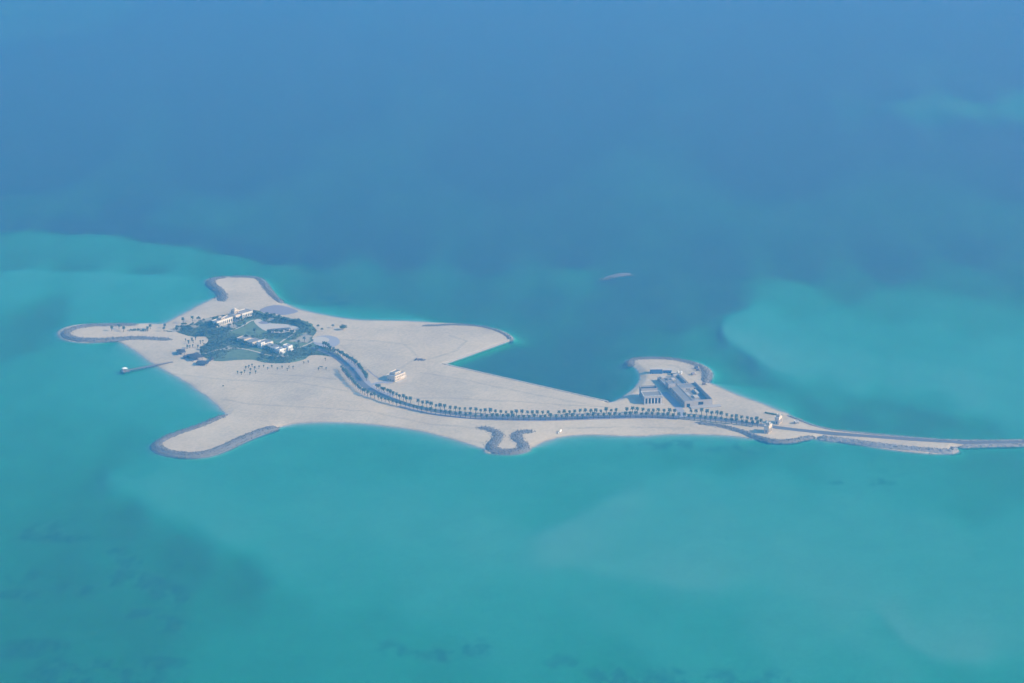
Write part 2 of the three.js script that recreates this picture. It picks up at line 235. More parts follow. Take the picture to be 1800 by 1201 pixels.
  for (let j = 0; j < nz; j++) for (let i = 0; i < nx; i++) {
    const i0 = Math.max(0, i - 1), i1 = Math.min(nx - 1, i + 1), j0 = Math.max(0, j - 1), j1 = Math.min(nz - 1, j + 1), n = 3 * (j * nx + i);
    const gx = (H[j * nx + i1] - H[j * nx + i0]) / (xs[i1] - xs[i0]), gz = (H[j1 * nx + i] - H[j0 * nx + i]) / (zs[j1] - zs[j0]), l = Math.hypot(gx, 1, gz);
    nrm[n] = -gx / l; nrm[n + 1] = 1 / l; nrm[n + 2] = -gz / l;
  }
  const land = [], bed = [];
  for (let j = 0; j + 1 < nz; j++) for (let i = 0; i + 1 < nx; i++) {
    const a = j * nx + i, b = a + 1, c = a + nx, e = c + 1, tri = (p, q, r) => (Math.max(H[p], H[q], H[r]) > 0 ? land : bed).push(p, q, r);
    tri(a, c, b); tri(b, c, e);
  }
  const sheet = (index) => {
    const map = new Int32Array(nx * nz).fill(-1); let m = 0;
    for (const v of index) if (map[v] < 0) map[v] = m++;
    const p = new Float32Array(m * 3), c = new Float32Array(m * 3), q = new Float32Array(m * 3), t = new Float32Array(m * 2);
    for (let v = 0; v < map.length; v++) { const o = map[v]; if (o >= 0) { for (let k = 0; k < 3; k++) { p[3 * o + k] = pos[3 * v + k]; c[3 * o + k] = col[3 * v + k]; q[3 * o + k] = nrm[3 * v + k]; } t[2 * o] = uv[2 * v]; t[2 * o + 1] = uv[2 * v + 1]; } }
    const g = new THREE.BufferGeometry();
    g.setAttribute('position', new THREE.BufferAttribute(p, 3)); g.setAttribute('color', new THREE.BufferAttribute(c, 3)); g.setAttribute('normal', new THREE.BufferAttribute(q, 3)); g.setAttribute('uv', new THREE.BufferAttribute(t, 2));
    g.setIndex(new THREE.BufferAttribute(new Uint32Array(index.map((v) => map[v])), 1));
    return g;
  };
  tag(mesh('seabed', sheet(bed), M.seabed), 'pale sand bed under the shallow sea', null, null, 'structure');
  tag(mesh('sand_ground', sheet(land), M.sand), 'pale bare sand of the spiky island', null, null, 'structure');
}

// ------------------------------------------------------------------ flat sheets on the sand: draped strips and patches
const curvePts = (list, step, y = PL) => { const c = new THREE.CatmullRomCurve3(list.map(([x, z]) => { const p = G(x, z, y); return new THREE.Vector3(p.x, 0, p.y); }), false, 'centripetal'); const n = Math.max(2, Math.round(c.getLength() / step)); return c.getSpacedPoints(n); };
function strip(pts, off0, off1, lift, nAcross = 4, jitter = 0) {
  const p = [], idx = [], n = pts.length, uvs = [];
  for (let i = 0; i < n; i++) {
    const a = pts[Math.max(0, i - 1)], b = pts[Math.min(n - 1, i + 1)], dx = b.x - a.x, dz = b.z - a.z, l = Math.hypot(dx, dz), nxx = -dz / l, nzz = dx / l;
    for (let k = 0; k <= nAcross; k++) {
      let o = off0 + (off1 - off0) * k / nAcross; if (jitter && (k === 0 || k === nAcross)) o += jitter * (fbm(pts[i].x / 9, pts[i].z / 9 + k * 31, 2) - 0.5) * 2;
      const x = pts[i].x + nxx * o, z = pts[i].z + nzz * o; p.push(x, Math.max(ground(x, z), 0.6) + lift, z); uvs.push(x, z);
    }
  }
  for (let i = 0; i + 1 < n; i++) for (let k = 0; k < nAcross; k++) { const a = i * (nAcross + 1) + k, b = a + 1, c = a + nAcross + 1, d = c + 1; idx.push(a, b, c, b, d, c); }
  const g = new THREE.BufferGeometry(); g.setAttribute('position', new THREE.Float32BufferAttribute(p, 3)); g.setAttribute('uv', new THREE.Float32BufferAttribute(uvs, 2)); g.setIndex(idx); g.computeVertexNormals(); return g;
}
const inPoly = (poly, x, z) => { let c = false; for (let i = 0, j = poly.length - 1; i < poly.length; j = i++) if ((poly[i].y > z) !== (poly[j].y > z) && x < (poly[j].x - poly[i].x) * (z - poly[i].y) / (poly[j].y - poly[i].y) + poly[i].x) c = !c; return c; };
const smoothPoly = (list, y = PL) => { const c = new THREE.CatmullRomCurve3(list.map(([a, b]) => { const p = G(a, b, y); return new THREE.Vector3(p.x, 0, p.y); }), true, 'centripetal'); return c.getSpacedPoints(Math.round(c.getLength() / 4)).slice(0, -1).map((p) => new THREE.Vector2(p.x, p.z)); };
function patch(poly, lift, cell = 5, tint) {      // a draped sheet whose rim follows the outline: cells cut by a fine grid, rim vertices snapped
  let x0 = 1e9, x1 = -1e9, z0 = 1e9, z1 = -1e9; for (const p of poly) { x0 = Math.min(x0, p.x); x1 = Math.max(x1, p.x); z0 = Math.min(z0, p.y); z1 = Math.max(z1, p.y); }
  const pts = [...poly], inner = [];
  const rim = (x, z) => { let b = 1e9; for (let i = 0; i < poly.length; i++) b = Math.min(b, Math.hypot(x - poly[i].x, z - poly[i].y)); return b; };
  const shapeTris = THREE.ShapeUtils.triangulateShape(poly, []);
  let tris = shapeTris.map((t) => t.map((i) => pts[i]));
  for (let pass = 0; pass < 12; pass++) {         // split long edges so that the sheet can follow the ground
    let any = false; const next = [];
    for (const [a, b, c] of tris) {
      const l = [a.distanceTo(b), b.distanceTo(c), c.distanceTo(a)], m = Math.max(...l);
      if (m <= cell * 3) { next.push([a, b, c]); continue; }
      any = true; const mid = (p, q) => p.clone().add(q).multiplyScalar(0.5);
      if (m === l[0]) { const q = mid(a, b); next.push([a, q, c], [q, b, c]); } else if (m === l[1]) { const q = mid(b, c); next.push([a, b, q], [a, q, c]); } else { const q = mid(c, a); next.push([a, b, q], [q, b, c]); }
    }
    tris = next; if (!any) break;
  }
  const p = [], col = [], uvs = [];
  for (const t of tris) { let [a, b, c] = t; if ((b.x - a.x) * (c.y - a.y) - (b.y - a.y) * (c.x - a.x) > 0) [b, c] = [c, b]; for (const v of [a, b, c]) { p.push(v.x, ground(v.x, v.y) + lift, v.y); uvs.push(v.x, v.y); if (tint) col.push(...tint(v.x, v.y)); } }
  const g = new THREE.BufferGeometry(); g.setAttribute('position', new THREE.Float32BufferAttribute(p, 3)); g.setAttribute('uv', new THREE.Float32BufferAttribute(uvs, 2)); if (tint) g.setAttribute('color', new THREE.Float32BufferAttribute(col, 3)); g.computeVertexNormals(); return g;
}
const farRowA = [[568, 610], [575, 613], [582, 618], [597, 625], [610, 633], [622, 641], [632, 650], [640, 661], [645, 670]];
const farRowB = [[662, 684], [688, 697], [719, 708], [761, 718], [784, 722], [814, 725], [845, 727.5], [880, 730.5], [935, 731.5], [987, 731], [1014, 729.5], [1040, 729], [1064, 728], [1102, 727], [1154, 728], [1186, 729]];
const farRowC = [[1215, 728.5], [1226, 729.5], [1260, 733], [1286, 737], [1312, 741], [1338, 746]];
const nearRow = [[596, 646], [604, 656], [612, 666], [625, 681], [645, 696], [675, 706.5], [700, 713.5], [735, 722], [775, 729.5], [840, 736], [900, 738], [950, 738.5], [1000, 737.5], [1064, 735.5], [1100, 734.5], [1150, 734.5], [1190, 736], [1230, 739], [1270, 743], [1314, 748], [1332, 750]];
const roadLine = [[548, 612], [565, 616], [580, 622], [594, 630], [608, 642], [622, 658], [637, 675], [655, 687.5], [688, 701.5], [730, 715], [772, 724], [835, 731.5], [898, 734.5], [950, 735], [1000, 734.2], [1064, 732], [1110, 731], [1150, 731.3], [1190, 732.8], [1230, 735], [1270, 739], [1314, 744.5], [1345, 748.5], [1390, 754.5], [1430, 758.5], [1490, 764], [1540, 768], [1600, 772.5], [1660, 776], [1720, 777.5], [1800, 776.5], [1900, 774.5], [2100, 770.5]];
const roadPts = curvePts(roadLine, 6);
tag(mesh('road', strip(roadPts, -6.5, 6.5, 0.24, 4), M.asphalt), 'curving asphalt road between two rows of palms', null, null, 'structure');
{
  const v = curvePts([[606, 633], [622, 646], [634, 660], [646, 678], [660, 688], [690, 697]], 6);
  tag(mesh('pavement', strip(v, -9, 3, 0.2, 4, 1.2), M.paving), 'grey paved verge beside the bend of the road', null, null, 'structure');
  const w = curvePts([[642, 677], [655, 676], [672, 672], [690, 673]], 5);
  tag(mesh('path', strip(w, -5, 5, 0.215, 3, 1), M.paving), 'short grey side path up to the lone house', null, null, 'structure');
  const s = curvePts([[1201, 733], [1196, 722], [1189, 712], [1178, 700], [1166, 690]], 5);
  tag(mesh('path', strip(s, -6, 6, 0.26, 3, 0.6), M.paving), 'grey service road beside the long walled building', null, null, 'structure');
  const b = curvePts(nearRow.slice(6, 17), 6);
  tag(mesh('verge', strip(b, -3.2, 4.5, 0.14, 3, 0.8), M.gravel), 'dark planted verge along the seaward side of the road', null, null, 'structure');
  const thinPath = curvePts([[646, 650], [655, 658], [668, 667]], 4);
  tag(mesh('path', strip(thinPath, -1.3, 1.3, 0.1, 2, 0.3), M.gravel), 'thin dark footpath running down to the lone house', null, null, 'structure');
}
const lawnPoly = smoothPoly([[303, 578], [316, 572], [338, 571], [350, 563], [374, 557], [400, 553], [430, 548], [446, 546], [470, 553], [500, 559], [530, 565], [548, 572], [556, 582], [550, 592], [548, 600], [560, 608], [580, 613], [595, 622], [604, 636], [596, 634], [585, 628], [565, 625], [546, 625], [535, 632], [515, 637], [490, 639], [462, 637], [445, 633], [420, 633], [380, 635], [357, 627], [352, 612], [366, 600], [360, 592], [340, 592], [322, 588]]);
const bare = (x, z) => sstep(0.62, 0.70, fbm(x / 34 + 77, z / 44 + 20, 3));     // patches of bare sand left between the beds
tag(mesh('lawn', patch(lawnPoly, 0.12, 3, (x, z) => { const f = fbm(x / 30, z / 45, 4), g = sstep(0.5, 0.66, fbm(x / 60 + 5, z / 60, 2)), q = 0.7 + 0.6 * f + 0.5 * (hash(Math.round(x * 3), Math.round(z * 3)) - 0.5), k = bare(x, z); return [[0.065, 0.10, 0.34], [0.092, 0.135, 0.28], [0.034, 0.044, 0.18]].map(([a, b, c]) => (a * (1 - g) + b * g) * q * (1 - k) + c * k); }), M.lawn), 'irrigated green garden ground round the villas with bare sandy patches', null, null, 'structure');
for (const [l, pts] of [['pale garden path from the sandy court to the white villa', [[520, 578], [514, 588], [500, 597], [492, 603]]], ['pale garden path from the turning circle to the white villa', [[552, 600], [540, 606], [524, 612], [512, 614]]], ['pale garden path between the towered villa and the sandy court', [[446, 563], [438, 566], [430, 571], [418, 577], [405, 582]]], ['pale garden path along the lower lawn', [[500, 628], [470, 624], [440, 616], [410, 612], [380, 616], [360, 622]]]]) tag(mesh('path', strip(curvePts(pts, 4), -1.8, 1.8, 0.3, 2, 0.6), M.palePaving), l, null, null, 'structure');
const courtPoly = smoothPoly([[447, 563], [455, 561], [470, 568], [500, 570], [520, 574], [527, 578], [515, 582], [490, 586], [470, 583], [455, 575]]);
tag(mesh('sand_court', patch(courtPoly, 0.3, 4), M.palePaving), 'pale oval sandy court inside the garden', null, null, 'structure');
const courtBed = smoothPoly([[454, 567], [464, 565], [476, 567.5], [468, 570], [457, 569.5]]);
tag(mesh('flower_bed', patch(courtBed, 0.4, 4), M.gravel), 'small dark bed at the end of the sandy court', null, null, 'structure');
const ring = smoothPoly([[550, 601], [556, 593], [572, 590], [590, 593], [597, 600], [592, 608], [576, 611], [560, 608]]);
tag(mesh('paved_circle', patch(ring, 0.3, 4), M.paving), 'grey paved turning circle at the garden end of the road', null, null, 'structure');
const disc = smoothPoly([[548.5, 597.5], [553, 594], [565, 592.5], [576, 595], [579, 598.5], [573, 602.5], [560, 603], [551, 601]]);
tag(mesh('paved_island', patch(disc, 0.45, 3), M.palePaving), 'whitish oval island inside the turning circle', null, null, 'structure');
const gravelPoly = smoothPoly([[456, 546], [468, 539], [486, 535.5], [503, 537], [524, 545.5], [512, 551], [497, 553.5], [480, 551], [466, 550]]);
tag(mesh('gravel_bed', patch(gravelPoly, 0.12, 4), M.gravel), 'mauve grey gravel field north of the garden', null, null, 'structure');

// ------------------------------------------------------------------ quay walls of the lagoon
{
  const A = G(778, 642), B = G(1068, 708.5), C = G(895, 600);
  const wall = (P, Q, label) => {
    const L = P.distanceTo(Q), t = thing('quay_wall', label, 'quay wall', (P.x + Q.x) / 2, 0, (P.y + Q.y) / 2, Math.atan2(-(Q.y - P.y), Q.x - P.x), 'quay walls of the lagoon');
    mesh('wall', bb(-L / 2 - 1, L / 2 + 1, -4, PL - 0.1, -1.1, 1.1), M.greyWall, t);
    mesh('coping', bb(-L / 2 - 1, L / 2 + 1, PL - 0.097, PL + 0.3, -1.35, 1.35), M.palePaving, t);
  };
  wall(A, B, 'long straight quay wall on the near side of the lagoon'); wall(C, A, 'shorter straight quay wall on the left side of the lagoon');
}

// ------------------------------------------------------------------ rock banks
const stoneGeo = [0, 1, 2].map((k) => { const g = mergeVertices(new THREE.IcosahedronGeometry(1, 0).deleteAttribute('uv').deleteAttribute('normal')), p = g.attributes.position; for (let i = 0; i < p.count; i++) { const s = 0.72 + 0.5 * hash(i * 7 + k * 131, k + 3); p.setXYZ(i, p.getX(i) * s, p.getY(i) * s * 0.8, p.getZ(i) * s); } const q = g.toNonIndexed(); q.computeVertexNormals(); return q; });
function rockBank(label, line, wWater, wLand, crest, waterLeft, mat = M.rock) {
  // line: crest of the bank in the photograph; wWater / wLand: reach of the slope to the water and to the land side
  wLand *= 1.05;
  const pts = curvePts(line, 4, crest), n = pts.length, prof = [[-1, 0], [-0.62, 0.42], [-0.3, 0.82], [-0.08, 1], [0.12, 1], [0.4, 0.8], [0.75, 0.4], [1, 0]];
  const c = pts[Math.floor(n / 2)], t = thing('rock_bank', label, 'rock bank', c.x, 0, c.z, 0, 'rock banks round the island');
  const p = [], idx = [], side = waterLeft ? 1 : -1, rocks = [];
  const m = prof.length;
  for (let i = 0; i < n; i++) {
    const a = pts[Math.max(0, i - 1)], b = pts[Math.min(n - 1, i + 1)], dx = b.x - a.x, dz = b.z - a.z, l = Math.hypot(dx, dz), nx = dz / l * side, nz = -dx / l * side;
    const endFade = Math.min(1, Math.sin(Math.PI / 2 * Math.min(1, (i + 0.15) / 3.5)), Math.sin(Math.PI / 2 * Math.min(1, (n - 1 - i + 0.15) / 3.5)));
    prof.forEach(([s, h], k) => {
      const o = (s < 0 ? -s * wWater : -s * wLand) * (0.45 + 0.55 * endFade), x = pts[i].x + nx * o + rr(-0.6, 0.6), z = pts[i].z + nz * o + rr(-0.6, 0.6), g = ground(x, z) - 0.6, y = g + (crest - g) * h * endFade + (h > 0 ? rr(-0.35, 0.35) : 0);
      p.push(x - c.x, y, z - c.z);
      const area = 4 * (wWater + wLand) / m / 5;
      for (let q = 0; q < Math.floor(area + rnd()); q++) rocks.push([x - c.x + rr(-2.4, 2.4), y + rr(-0.1, 0.35), z - c.z + rr(-2.4, 2.4)]);
    });
  }
  for (let i = 0; i + 1 < n; i++) for (let k = 0; k + 1 < m; k++) { const a = i * m + k, b = a + 1, d = a + m, e = d + 1; if (side > 0) idx.push(a, b, d, b, e, d); else idx.push(a, d, b, b, d, e); }
  const g = new THREE.BufferGeometry(); g.setAttribute('position', new THREE.Float32BufferAttribute(p, 3)); g.setIndex(idx); const f = g.toNonIndexed(); f.computeVertexNormals();
  mesh('embankment', f, mat, t);
  const used = rocks.filter((r) => r[1] > -1.2), im = new THREE.InstancedMesh(stoneGeo[0], mat, used.length), o = new THREE.Object3D(), tint = new THREE.Color();
  used.forEach((r, i) => { o.position.set(...r); o.rotation.set(rr(0, 6), rr(0, 6), rr(0, 6)); o.scale.setScalar(rr(0.4, 1.25)); o.updateMatrix(); im.setMatrixAt(i, o.matrix); const v = rr(0.7, 1.3); tint.setRGB(v, v * rr(0.96, 1), v * rr(0.92, 1)); im.setColorAt(i, tint); });
  im.name = 'boulder'; im.castShadow = im.receiveShadow = true; im.userData.kind = 'stuff'; t.add(im);
}
rockBank('curved dark rock bank round the tip of the long western spit', [[300, 596], [270, 594], [240, 592.5], [205, 594], [170, 596], [140, 595], [122, 591], [114, 585], [120, 579], [138, 573.5], [160, 570.5], [200, 569.5], [240, 569]], 13, 8, 4.6, false);
rockBank('dark hooked rock bank on the left of the northern spit', [[392, 528], [393, 519], [388, 510], [378, 501], [372, 494], [380, 488.5], [400, 486]], 15, 7, 4.6, true);
rockBank('pale rock bank down the right of the northern spit', [[404, 486], [430, 485.8], [452, 488], [461, 495], [468, 505], [480, 519], [494, 530]], 13, 7, 4.2, true);
rockBank('thin rock bank along the far north eastern point', [[742, 572], [770, 571], [800, 570], [840, 572.5], [866, 578], [884, 585], [894, 592], [897, 597]], 9, 4, 4.2, true);
rockBank('large hooked rock bank round the tip of the south western spit', [[397, 727], [384, 733], [360, 744], [330, 754.5], [305, 763], [288, 771], [279, 780], [286, 788], [310, 794], [340, 796], [366, 792.5], [392, 783], [420, 770], [450, 758], [478, 749.5], [492, 749]], 17, 6, 4.8, false);
rockBank('omega shaped rock groyne on the south beach', [[838, 750], [850, 751.5], [864, 755.5], [874, 762], [872, 771], [864, 781], [868, 789], [885, 791.5], [905, 791], [920, 787], [919, 779], [910, 770], [908, 763], [918, 758.5], [938, 756.5]], 11.5, 11, 4.2, false);
rockBank('rock bank round the rounded end of the eastern spit', [[1110, 641], [1106, 635], [1114, 630.5], [1145, 628.5], [1180, 630], [1210, 635.5], [1232, 644], [1241, 654], [1241, 664], [1239, 670]], 12, 9, 4, true);
rockBank('dark rock bank between the road and the south eastern beach', [[1222, 741.5], [1260, 746], [1300, 755], [1332, 766], [1360, 772.5], [1390, 772.5], [1412, 768], [1432, 765]], 9, 6, 4.2, false);
rockBank('long rock bank along the near side of the causeway', [[1436, 765], [1480, 770], [1530, 777], [1580, 783], [1630, 787.5], [1660, 790], [1674, 790], [1679, 787], [1672, 783]], 11, 5, 4.8, false, M.paleRock);
rockBank('rock bank along the far side of the causeway', [[1382, 728], [1404, 737], [1430, 747], [1460, 754], [1500, 759], [1550, 763.8], [1600, 768.2], [1660, 772.5], [1720, 774], [1800, 773], [1900, 771]], 6, 2.5, 4.2, true, M.paleRock);
rockBank('narrow rock bank on the near side of the far causeway', [[1684, 782.5], [1720, 781], [1800, 779.5], [1900, 777.5]], 6, 2.5, 4, false, M.paleRock);

// ------------------------------------------------------------------ far shoal islet
{
  const pts = [[1060, 489], [1072, 486], [1085, 484], [1098, 482], [1109, 481.5]].map(([x, y]) => G(x, y)), p = [], idx = [], c = pts[2];
  const t = new THREE.Group(); t.name = numbered('islet'); t.position.set(c.x, 0, c.y); scene.add(t); tag(t, 'tiny pale islet alone in the deep blue sea beyond the lagoon', 'islet');
  const curve = new THREE.CatmullRomCurve3(pts.map((q) => new THREE.Vector3(q.x - c.x, 0, q.y - c.y))), N = 24, W = 9;
  for (let i = 0; i <= N; i++) { const q = curve.getPointAt(i / N), d = curve.getTangentAt(i / N), w = 16 * Math.sin(Math.PI * clamp(i / N, 0.03, 0.97)) ** 0.7 * (0.35 + 0.65 * i / N); for (let k = 0; k <= W; k++) { const s = k / W * 2 - 1; p.push(q.x - d.z * w * s, -1 + (1 - s * s) * (1.6 + 3.2 * i / N) * Math.sin(Math.PI * clamp(i / N, 0.03, 0.97)) ** 0.5 + rr(-0.2, 0.2), q.z + d.x * w * s); } }
  for (let i = 0; i < N; i++) for (let k = 0; k < W; k++) { const a = i * (W + 1) + k, b = a + 1, d = a + W + 1, e = d + 1; idx.push(a, b, d, b, e, d); }
  const g = new THREE.BufferGeometry(); g.setAttribute('position', new THREE.Float32BufferAttribute(p, 3)); g.setIndex(idx); g.computeVertexNormals();
  mesh('sand_bank', g, std(lin(0.13, 0.115, 0.10), 1, { side: THREE.DoubleSide }), t);
  const im = new THREE.InstancedMesh(stoneGeo[1], M.rock, 140), o = new THREE.Object3D();
  for (let i = 0; i < 140; i++) { const q = curve.getPointAt(rnd()); o.position.set(q.x + rr(-9, 9), rr(-0.3, 0.6), q.z + rr(6, 15)); o.rotation.set(rr(0, 6), rr(0, 6), 0); o.scale.setScalar(rr(0.7, 1.6)); o.updateMatrix(); im.setMatrixAt(i, o.matrix); }
  im.name = 'boulder'; im.userData.kind = 'stuff'; t.add(im);
}

// ------------------------------------------------------------------ buildings
// a wall in the local x-y plane with real openings, thickness t towards -z
function wallGeo(w, h, t, holes = []) {
  const s = new THREE.Shape([new THREE.Vector2(0, 0), new THREE.Vector2(w, 0), new THREE.Vector2(w, h), new THREE.Vector2(0, h)]);
  for (const [x, y, a, b, arch] of holes) { const q = new THREE.Path(); q.moveTo(x, y); if (arch) { q.lineTo(x, y + b - a / 2); q.absarc(x + a / 2, y + b - a / 2, a / 2, Math.PI, 0, true); q.lineTo(x + a, y); } else { q.lineTo(x, y + b); q.lineTo(x + a, y + b); q.lineTo(x + a, y); } q.closePath(); s.holes.push(q); }
  const g = new THREE.ExtrudeGeometry(s, { depth: t, bevelEnabled: false, curveSegments: 5 }); g.translate(0, 0, -t); return g;
}
// a rectangular block: x0..x1, z0..z1 in the building's axes, openings per face; adds wall, roof, parapet, windows to t
function block(t, x0, x1, z0, z1, h, o = {}) {
  const y0 = o.y0 ?? -1, m = o.mat ?? M.wall, th = 0.5, par = o.parapet ?? 0.9, top = h + par, faces = [];
  const put = (w, ang, px, pz, holes, wname) => {
    const g = wallGeo(w, top - y0, th, (holes ?? []).map(([x, y, a, b, c]) => [x, y - y0, a, b, c])); g.rotateY(ang); g.translate(px, y0, pz); faces.push(g);
    for (const [x, y, a, b] of holes ?? []) { const p = new THREE.BoxGeometry(a + 0.1, b + 0.1, 0.08); p.translate(x + a / 2, y + b / 2, -0.42); p.rotateY(ang); p.translate(px, 0, pz); mesh('window', p, M.glass, t); }
  };
  put(x1 - x0, 0, x0, z1, o.front); put(z1 - z0, Math.PI / 2, x1, z1, o.right); put(x1 - x0, Math.PI, x1, z0, o.back); put(z1 - z0, -Math.PI / 2, x0, z0, o.left);
  const wall = mesh('wall', merged(faces), m, t);
  if (o.roof !== null) mesh('roof', bb(x0 + th + 0.01, x1 - th - 0.01, h - 0.4, h, z0 + th + 0.01, z1 - th - 0.01), o.roof ?? M.roofTan, t);
  if (o.trim) mesh('cornice', merged([bb(x0 - 0.25, x1 + 0.25, top + 0.003, top + 0.3, z1 - 0.45, z1 + 0.25), bb(x0 - 0.25, x1 + 0.25, top + 0.003, top + 0.3, z0 - 0.25, z0 + 0.45), bb(x0 - 0.25, x0 + 0.45, top + 0.003, top + 0.3, z0 + 0.45, z1 - 0.45), bb(x1 - 0.45, x1 + 0.25, top + 0.003, top + 0.3, z0 + 0.45, z1 - 0.45)]), o.trim, t);
  return wall;
}
const row = (x0, n, step, y, a, b, arch) => Array.from({ length: n }, (_, i) => [x0 + i * step, y, a, b, arch]);
const at = (name, label, cat, px, py, turn, group) => { const s = spot(px, py); return thing(name, label, cat, s.x, s.y, s.z, turn * Math.PI / 180, group); };
{ // northern villa
  const t = at('villa', 'cream villa with a small tower at the top of the garden', 'villa', 416, 563, 49);
  block(t, 14, 41, -20, 0, 8.2, { mat: M.wall, trim: M.cream, front: row(1.6, 6, 4.3, 0.8, 2.7, 5.4, true), right: row(2, 4, 4.4, 1, 2, 4), left: [] });
  block(t, 0, 13.4, -24, -3, 7.4, { mat: M.cream, trim: M.cream, front: row(1.3, 3, 4, 1, 2.4, 4.4, true), left: row(2, 4, 4.6, 1, 2, 4) });
  block(t, 8, 18, -23.4, -14, 13, { y0: 7, mat: M.cream, trim: M.wall, roof: M.cream, front: row(1.4, 3, 2.7, 9, 1.6, 2.6, true), left: row(1.4, 2, 3, 9, 1.6, 2.6, true) });
  const dome = new THREE.SphereGeometry(3.4, 16, 7, 0, Math.PI * 2, 0, Math.PI / 2); dome.translate(13, 13.9, -18.7); mesh('dome', dome, M.cream, t);
  for (let i = 0; i < 4; i++) mesh('column', bx(0.9, 6, 0.9, 1 + i * 3.6, -1 + 3, 4), M.white, t);
  mesh('portico_roof', bb(-0.2, 12.6, 5.003, 5.7, -2.97, 5), M.cream, t);
}
{ // western villa
  const t = at('villa', 'long pale villa with tall arches left of the towered villa', 'villa', 381, 575, 52);
  block(t, 0, 42, -13, 0, 9, { mat: M.wall, trim: M.cream, roof: M.roofTan, front: row(2.2, 8, 5, 0.8, 3, 6, true), right: row(2, 2, 5, 1, 2.2, 4), left: row(2, 2, 5, 1, 2.2, 4) });
  block(t, 15, 24, -11, -3, 12, { y0: 8.6, mat: M.cream, trim: M.cream, roof: M.roofTan, front: row(1.4, 2, 3.6, 9.6, 1.8, 1.8) });
  mesh('terrace', bb(-2, 44, -1.2, 0.35, 0.01, 6), M.palePaving, t);
}
{ // southern villa: a long house whose lit end faces the road
  const t = at('villa', 'large white villa with a U shaped end wall in the middle of the garden', 'villa', 492, 623, 48); t.scale.setScalar(0.86);
  block(t, 0, 12, -15, -1, 9, { mat: M.white, trim: M.white, roof: M.roofGrey, front: row(1.6, 3, 3.4, 1, 2, 5), left: row(2, 3, 4, 1, 2, 4) });
  block(t, 24, 36, -16, 0, 10.5, { mat: M.white, trim: M.white, roof: M.roofTan, front: row(1.6, 3, 3.4, 1, 2, 6), right: row(2, 3, 4.4, 1, 2, 5) });
  block(t, 12.2, 23.8, -16, -4, 7, { mat: M.wall, roof: M.roofGrey, front: row(1, 3, 3.5, 0.6, 2.4, 4.6, true) });
  for (const [x, z] of [[4, -0.98], [28, 0.02]]) { const p = mesh('porch_roof', bb(x - 1, x + 6, 3.6, 4.4, z, 5.6), M.white, t); for (const q of [x, x + 5]) mesh('column', bx(0.7, 4.6, 0.7, q, 1.3, 5), M.white, p); }
  block(t, 6, 25, -58, -16.2, 6.2, { mat: M.wall, roof: M.roofGrey, left: row(3, 7, 5.4, 1, 2.4, 3.6), right: row(3, 7, 5.4, 1, 2.4, 3.6) });
  block(t, 2, 13, -70, -58.2, 11, { mat: M.white, trim: M.cream, roof: M.roofTan, front: row(1.6, 2, 4.4, 6.8, 2, 3, true), left: row(2, 2, 4.4, 1, 2, 4) });
  block(t, 13.2, 36, -82, -58.2, 7, { mat: M.wall, roof: M.roofGrey, right: row(3, 4, 5, 1, 2.2, 4) });
  block(t, 0, 26, -104, -82.2, 7.6, { mat: M.cream, parapet: 0.4, roof: M.roofGrey, left: row(3, 4, 5, 1, 2.2, 4), front: row(2, 2, 5, 1, 2.2, 4) });
  block(t, 4, 30, -134, -112, 6, { mat: M.cream, trim: M.cream, roof: M.roofTan, front: row(2, 4, 6, 0.8, 3, 4, true), left: row(3, 4, 5, 1, 2.2, 3.6) });
  for (const x of [0, 25.4]) mesh('court_wall', bb(x, x + 0.6, -1, 3, -111.98, -104.22), M.cream, t);
}
{ // lone house by the road
  const t = at('house', 'lone cream two storey house beside the bend of the road', 'house', 694, 672, 55);
  block(t, 0, 30, -17, 0, 9.4, { mat: M.cream, trim: M.wall, roof: M.roofGrey, front: [...row(2, 3, 3.6, 1, 2, 2.6), ...row(2, 6, 4.6, 5.6, 2.2, 2.4)], right: row(2, 3, 5, 1, 2, 2.4), left: row(2, 3, 5, 1, 2, 2.4) });
  block(t, 8, 26, -16.4, -6, 12.4, { y0: 9, mat: M.cream, trim: M.wall, roof: M.roofGrey, front: row(2, 4, 4, 10, 1.8, 1.6) });
  mesh('balcony', merged([bb(13, 29, 4.2, 4.6, 0.01, 3), bb(13, 29, 4.603, 5.5, 2.75, 3), bx(0.5, 4.6, 0.5, 13.5, 2, 2.6), bx(0.5, 4.6, 0.5, 21, 2, 2.6), bx(0.5, 4.6, 0.5, 28.5, 2, 2.6)]), M.wall, t);
  mesh('forecourt', bb(-1, 33, -1.2, 0.3, 0.01, 8), M.palePaving, t);
}
{ // colonnaded building on the eastern spit
  const t = at('pavilion_building', 'grey building with a white colonnaded front on the eastern spit', 'building', 1132, 711, 8);
  block(t, 0, 31, -26, 0, 13, { mat: M.greyWall, trim: M.white, roof: M.roofGrey, front: row(2.2, 5, 5.5, 1.2, 3.8, 9), left: row(3, 4, 5.6, 3, 2, 4) });
  block(t, -0.3, 28, -42, -26.2, 16.5, { mat: M.greyWall, parapet: 2.4, roof: M.dark, left: row(3, 2, 6, 3, 2, 4) });
  for (let i = 0; i < 6; i++) mesh('column', bb(0.6 + i * 5.5, 1.7 + i * 5.5, 0.32, 11, 1.2, 2.3), M.white, t);
  mesh('canopy', bb(0, 31.4, 11.003, 12.2, 0.02, 2.9), M.greyWall, t);
  mesh('terrace', bb(-1, 34, -1.2, 0.3, 0.01, 9), M.palePaving, t);
}
